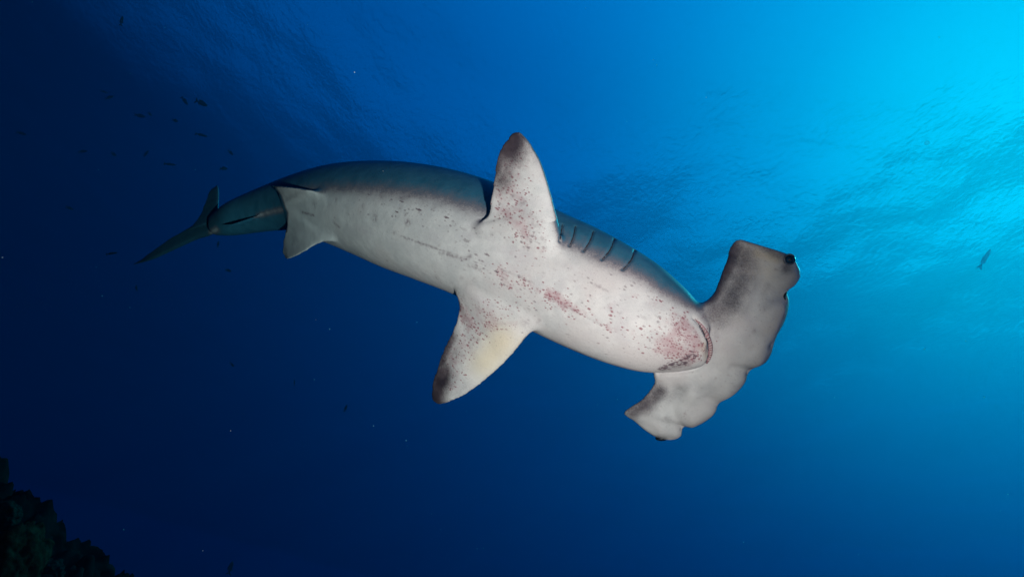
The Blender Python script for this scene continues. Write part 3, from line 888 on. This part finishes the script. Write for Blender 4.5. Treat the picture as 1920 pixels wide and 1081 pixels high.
coral('coral_head', 14, 1062, 3.3, .15, (.022, .010, .006), 2.0, 'knobbly brown coral head in the bottom left corner', 1.25)
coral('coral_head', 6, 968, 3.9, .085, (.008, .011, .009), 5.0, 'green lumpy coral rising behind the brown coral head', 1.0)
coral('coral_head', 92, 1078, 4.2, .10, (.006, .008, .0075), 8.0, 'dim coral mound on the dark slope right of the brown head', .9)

def clear_mat(name, col, see=.0):
    m, t, o = new_mat(name)
    a = t.nodes.new('ShaderNodeBsdfTranslucent'); b = t.nodes.new('ShaderNodeBsdfDiffuse'); x = t.nodes.new('ShaderNodeAddShader')
    n_ = t.nodes.new('ShaderNodeTexNoise'); n_.inputs['Scale'].default_value = 300
    r_ = t.nodes.new('ShaderNodeMix'); r_.data_type = 'RGBA'; r_.inputs[6].default_value = (*col, 1); r_.inputs[7].default_value = (*[k * .75 for k in col], 1)
    t.links.new(n_.outputs['Fac'], r_.inputs[0])
    for q in (a, b): t.links.new(r_.outputs[2], q.inputs['Color'])
    t.links.new(a.outputs[0], x.inputs[0]); t.links.new(b.outputs[0], x.inputs[1]); 
    tr = t.nodes.new('ShaderNodeBsdfTransparent'); mx = t.nodes.new('ShaderNodeMixShader'); mx.inputs[0].default_value = see
    t.links.new(x.outputs[0], mx.inputs[1]); t.links.new(tr.outputs[0], mx.inputs[2]); t.links.new(mx.outputs[0], o.inputs['Surface'])
    return m
# ------------------------------------------------------------------ fish
m_fish = clear_mat('fish_skin', (.03, .034, .048), .15)
m_silver = clear_mat('fish_silver', (.34, .36, .37), .35)
def fish_mesh(slender=.30, fork=1.0):
    n, r = 16, 12; V, Fc = [], []
    for i in range(n):
        t = i / (n - 1)
        h = slender * .5 * (math.sin(math.pi * min(1, t * .92 + .04)) ** .75) * (1 - .35 * t) + .012
        for j in range(r):
            a = 2 * math.pi * j / r; V.append((.5 - t * .82, .42 * h * math.cos(a), h * math.sin(a)))
    for i in range(n - 1):
        for j in range(r):
            a, b = i * r + j, i * r + (j + 1) % r; Fc.append((a, b, b + r, a + r))
    V += [(.52, 0, 0), (-.33, 0, 0)]
    for j in range(r):
        Fc.append((len(V) - 2, (j + 1) % r, j)); Fc.append((len(V) - 1, (n - 1) * r + j, (n - 1) * r + (j + 1) % r))
    def plate(pts, th=.006):
        o = len(V); k = len(pts)
        for s in (1, -1): V.extend([(x, s * th, z) for x, z in pts])
        Fc.append(tuple(o + q for q in range(k))); Fc.append(tuple(o + k + q for q in range(k))[::-1])
        for q in range(k): Fc.append((o + q, o + k + q, o + k + (q + 1) % k, o + (q + 1) % k))
    s = slender
    plate([(-.28, .02), (-.40, .34 * s + .04), (-.52, .55 * s + .03), (-.43, 0), (-.52, -.55 * s - .03), (-.40, -.34 * s - .04), (-.28, -.02)])
    plate([(.18, .42 * s), (.05, .62 * s), (-.18, .50 * s), (-.22, .28 * s), (0, .40 * s)])
    plate([(-.02, -.40 * s), (-.10, -.60 * s), (-.22, -.30 * s), (-.1, -.34 * s)])
    return V, Fc
fish_me = {}
for key, sl_ in (('deep', .36), ('slim', .20)):
    V, Fc = fish_mesh(sl_)
    me = bpy.data.meshes.new('fish'); me.from_pydata(V, [], Fc); me.update(); me.materials.append(m_fish)
    me.polygons.foreach_set('use_smooth', [True] * len(me.polygons)); fish_me[key] = me
# u, v, distance, length in photo pixels, heading (deg, 0 = right in view), kind, label
FISH = [
 (377,193,9.0,25,-25,'deep','dark fish nearest the drifting ripples, larger of the pair above the tail'),
 (346,189,10.5,17,-55,'deep','small dark fish just left of the larger fish of the pair'),
 (328,226,10.0,15,-20,'deep','stubby dark fish below the pair of fish near the ripples'),
 (377,253,10.0,22,-12,'slim','slim dark fish midway between the pair and the raised tail lobe'),
 (318,308,10.0,22,-6,'slim','dim slender fish to the upper left of the shark tail fin'),
 (419,316,10.5,18,-4,'deep','dim fish right above the raised tail lobe of the shark'),
 (209,475,5.0,19,12,'slim','small reddish black fish left of the pointed shark tail tip'),
 (1846,486,14.0,40,64,'slim','slender fish swimming up in the bright water at the right'),
 (432,286,11,14,-40,'deep','small dark fish straight above the raised tail lobe, second one up'),(262,217,12,18,-10,'deep','faint dark fish left of the stubby fish, left one of a close pair'),(281,214,12,12,-35,'deep','tiny faint fish touching the close pair on its right side'),(205,183,12,16,20,'deep','faint fish tilted upward in the dark water far above the tail tip'),(155,284,12,15,10,'deep','lone faint fish between the left picture edge and the slim ones'),
 (213,289,12,16,-30,'deep','faint fish tilted downward, left of the near upright one'),(274,288,12,14,60,'deep','faint fish swimming steeply upward above the shark tail'),(409,458,11,12,80,'deep','tiny fish standing upright just below the tail stalk'),(428,507,11,14,-10,'deep','small level fish in open water well below the tail stalk'),(435,683,10,11,-60,'deep','lone dark fish nosing down in the deep blue far below the tail'),
 (228,40,12,18,70,'deep','faint upright fish in the dark corner near the top edge'),(195,172,12,14,-20,'slim','faint slim fish close above the upward tilted one'),(40,250,12,16,-15,'deep','faint fish nearest the left picture edge'),(256,540,11,12,85,'deep','tiny upright fish just below the pointed shark tail tip'),(130,390,11,14,-20,'deep','faint fish alone above and left of the reddish black fish'),
 (432,1064,10,24,75,'deep','dark fish rising at the bottom edge right of the reef'),
 (552,717,11,12,80,'slim','slim upright fish in the deep blue left of the lower pectoral fin'),(648,765,11,13,70,'deep','small upright fish below and left of the lower pectoral fin tip'),
]
X_, Y_, Z_ = Vector(RT), Vector(UP), Vector(FW)
for k, (u, v, d, lp, h, kind, lab) in enumerate(FISH):
    d = {5.0: 9.0, 14.0: 14.6}.get(d, d * 1.75)
    o = bpy.data.objects.new('fish', fish_me[kind]); COL.objects.link(o)
    a = math.radians(h); yaw = .35 * math.sin(k * 2.3)
    fx = (X_ * math.cos(a) + Y_ * math.sin(a)) * math.cos(yaw) + Z_ * math.sin(yaw)
    fz = (-X_ * math.sin(a) + Y_ * math.cos(a)); fy = fz.cross(fx)
    s = lp / F * d
    o.matrix_world = Matrix.Translation(wpt(u, v, d)) @ Matrix((fx, fy, fz)).transposed().to_4x4() @ Matrix.Diagonal((s, s, s, 1))
    if u > 1000: o.data = o.data.copy(); o.data.materials[0] = m_silver
    tag(o, lab, 'fish', 'fish in the dark water by the tail' if u < 1000 else None)

# ------------------------------------------------------------------ drifting specks
m_snow = clear_mat('plankton_pale', (.45, .48, .48), .45)
def build_specks():
    V, Fc = [], []
    b = bmesh.new(); bmesh.ops.create_icosphere(b, subdivisions=1, radius=1)
    bv = np.array([x.co[:] for x in b.verts]); bf = [[q.index for q in f.verts] for f in b.faces]; b.free()
    r3 = np.random.default_rng(11)
    for k in range(80):
        d = 1.2 + 4.5 * r3.random() ** .8
        u, v = r3.random() * 2100 - 90, r3.random() * 1200 - 60
        s = (.5 + .9 * r3.random() ** 3) / F * d
        c = np.array(wpt(u, v, d)); o = len(V)
        sh = 1 + .5 * (r3.random(3) - .5)
        V += [c + q * s * sh for q in bv]; Fc += [[i + o for i in f] for f in bf]
    tag(mesh_obj('plankton', V, Fc, m_snow), 'tiny pale plankton specks drifting all through the water', None, None, 'stuff')
build_specks()
jelly = ball('jellyfish', cpt(1738, 268, 2.6), .011, clear_mat('jelly_pale', (.5, .5, .5), .78), None, (1, .95, .8), 16)
tag(jelly, 'tiny round pale jellyfish in the bright water at upper right', 'jellyfish')
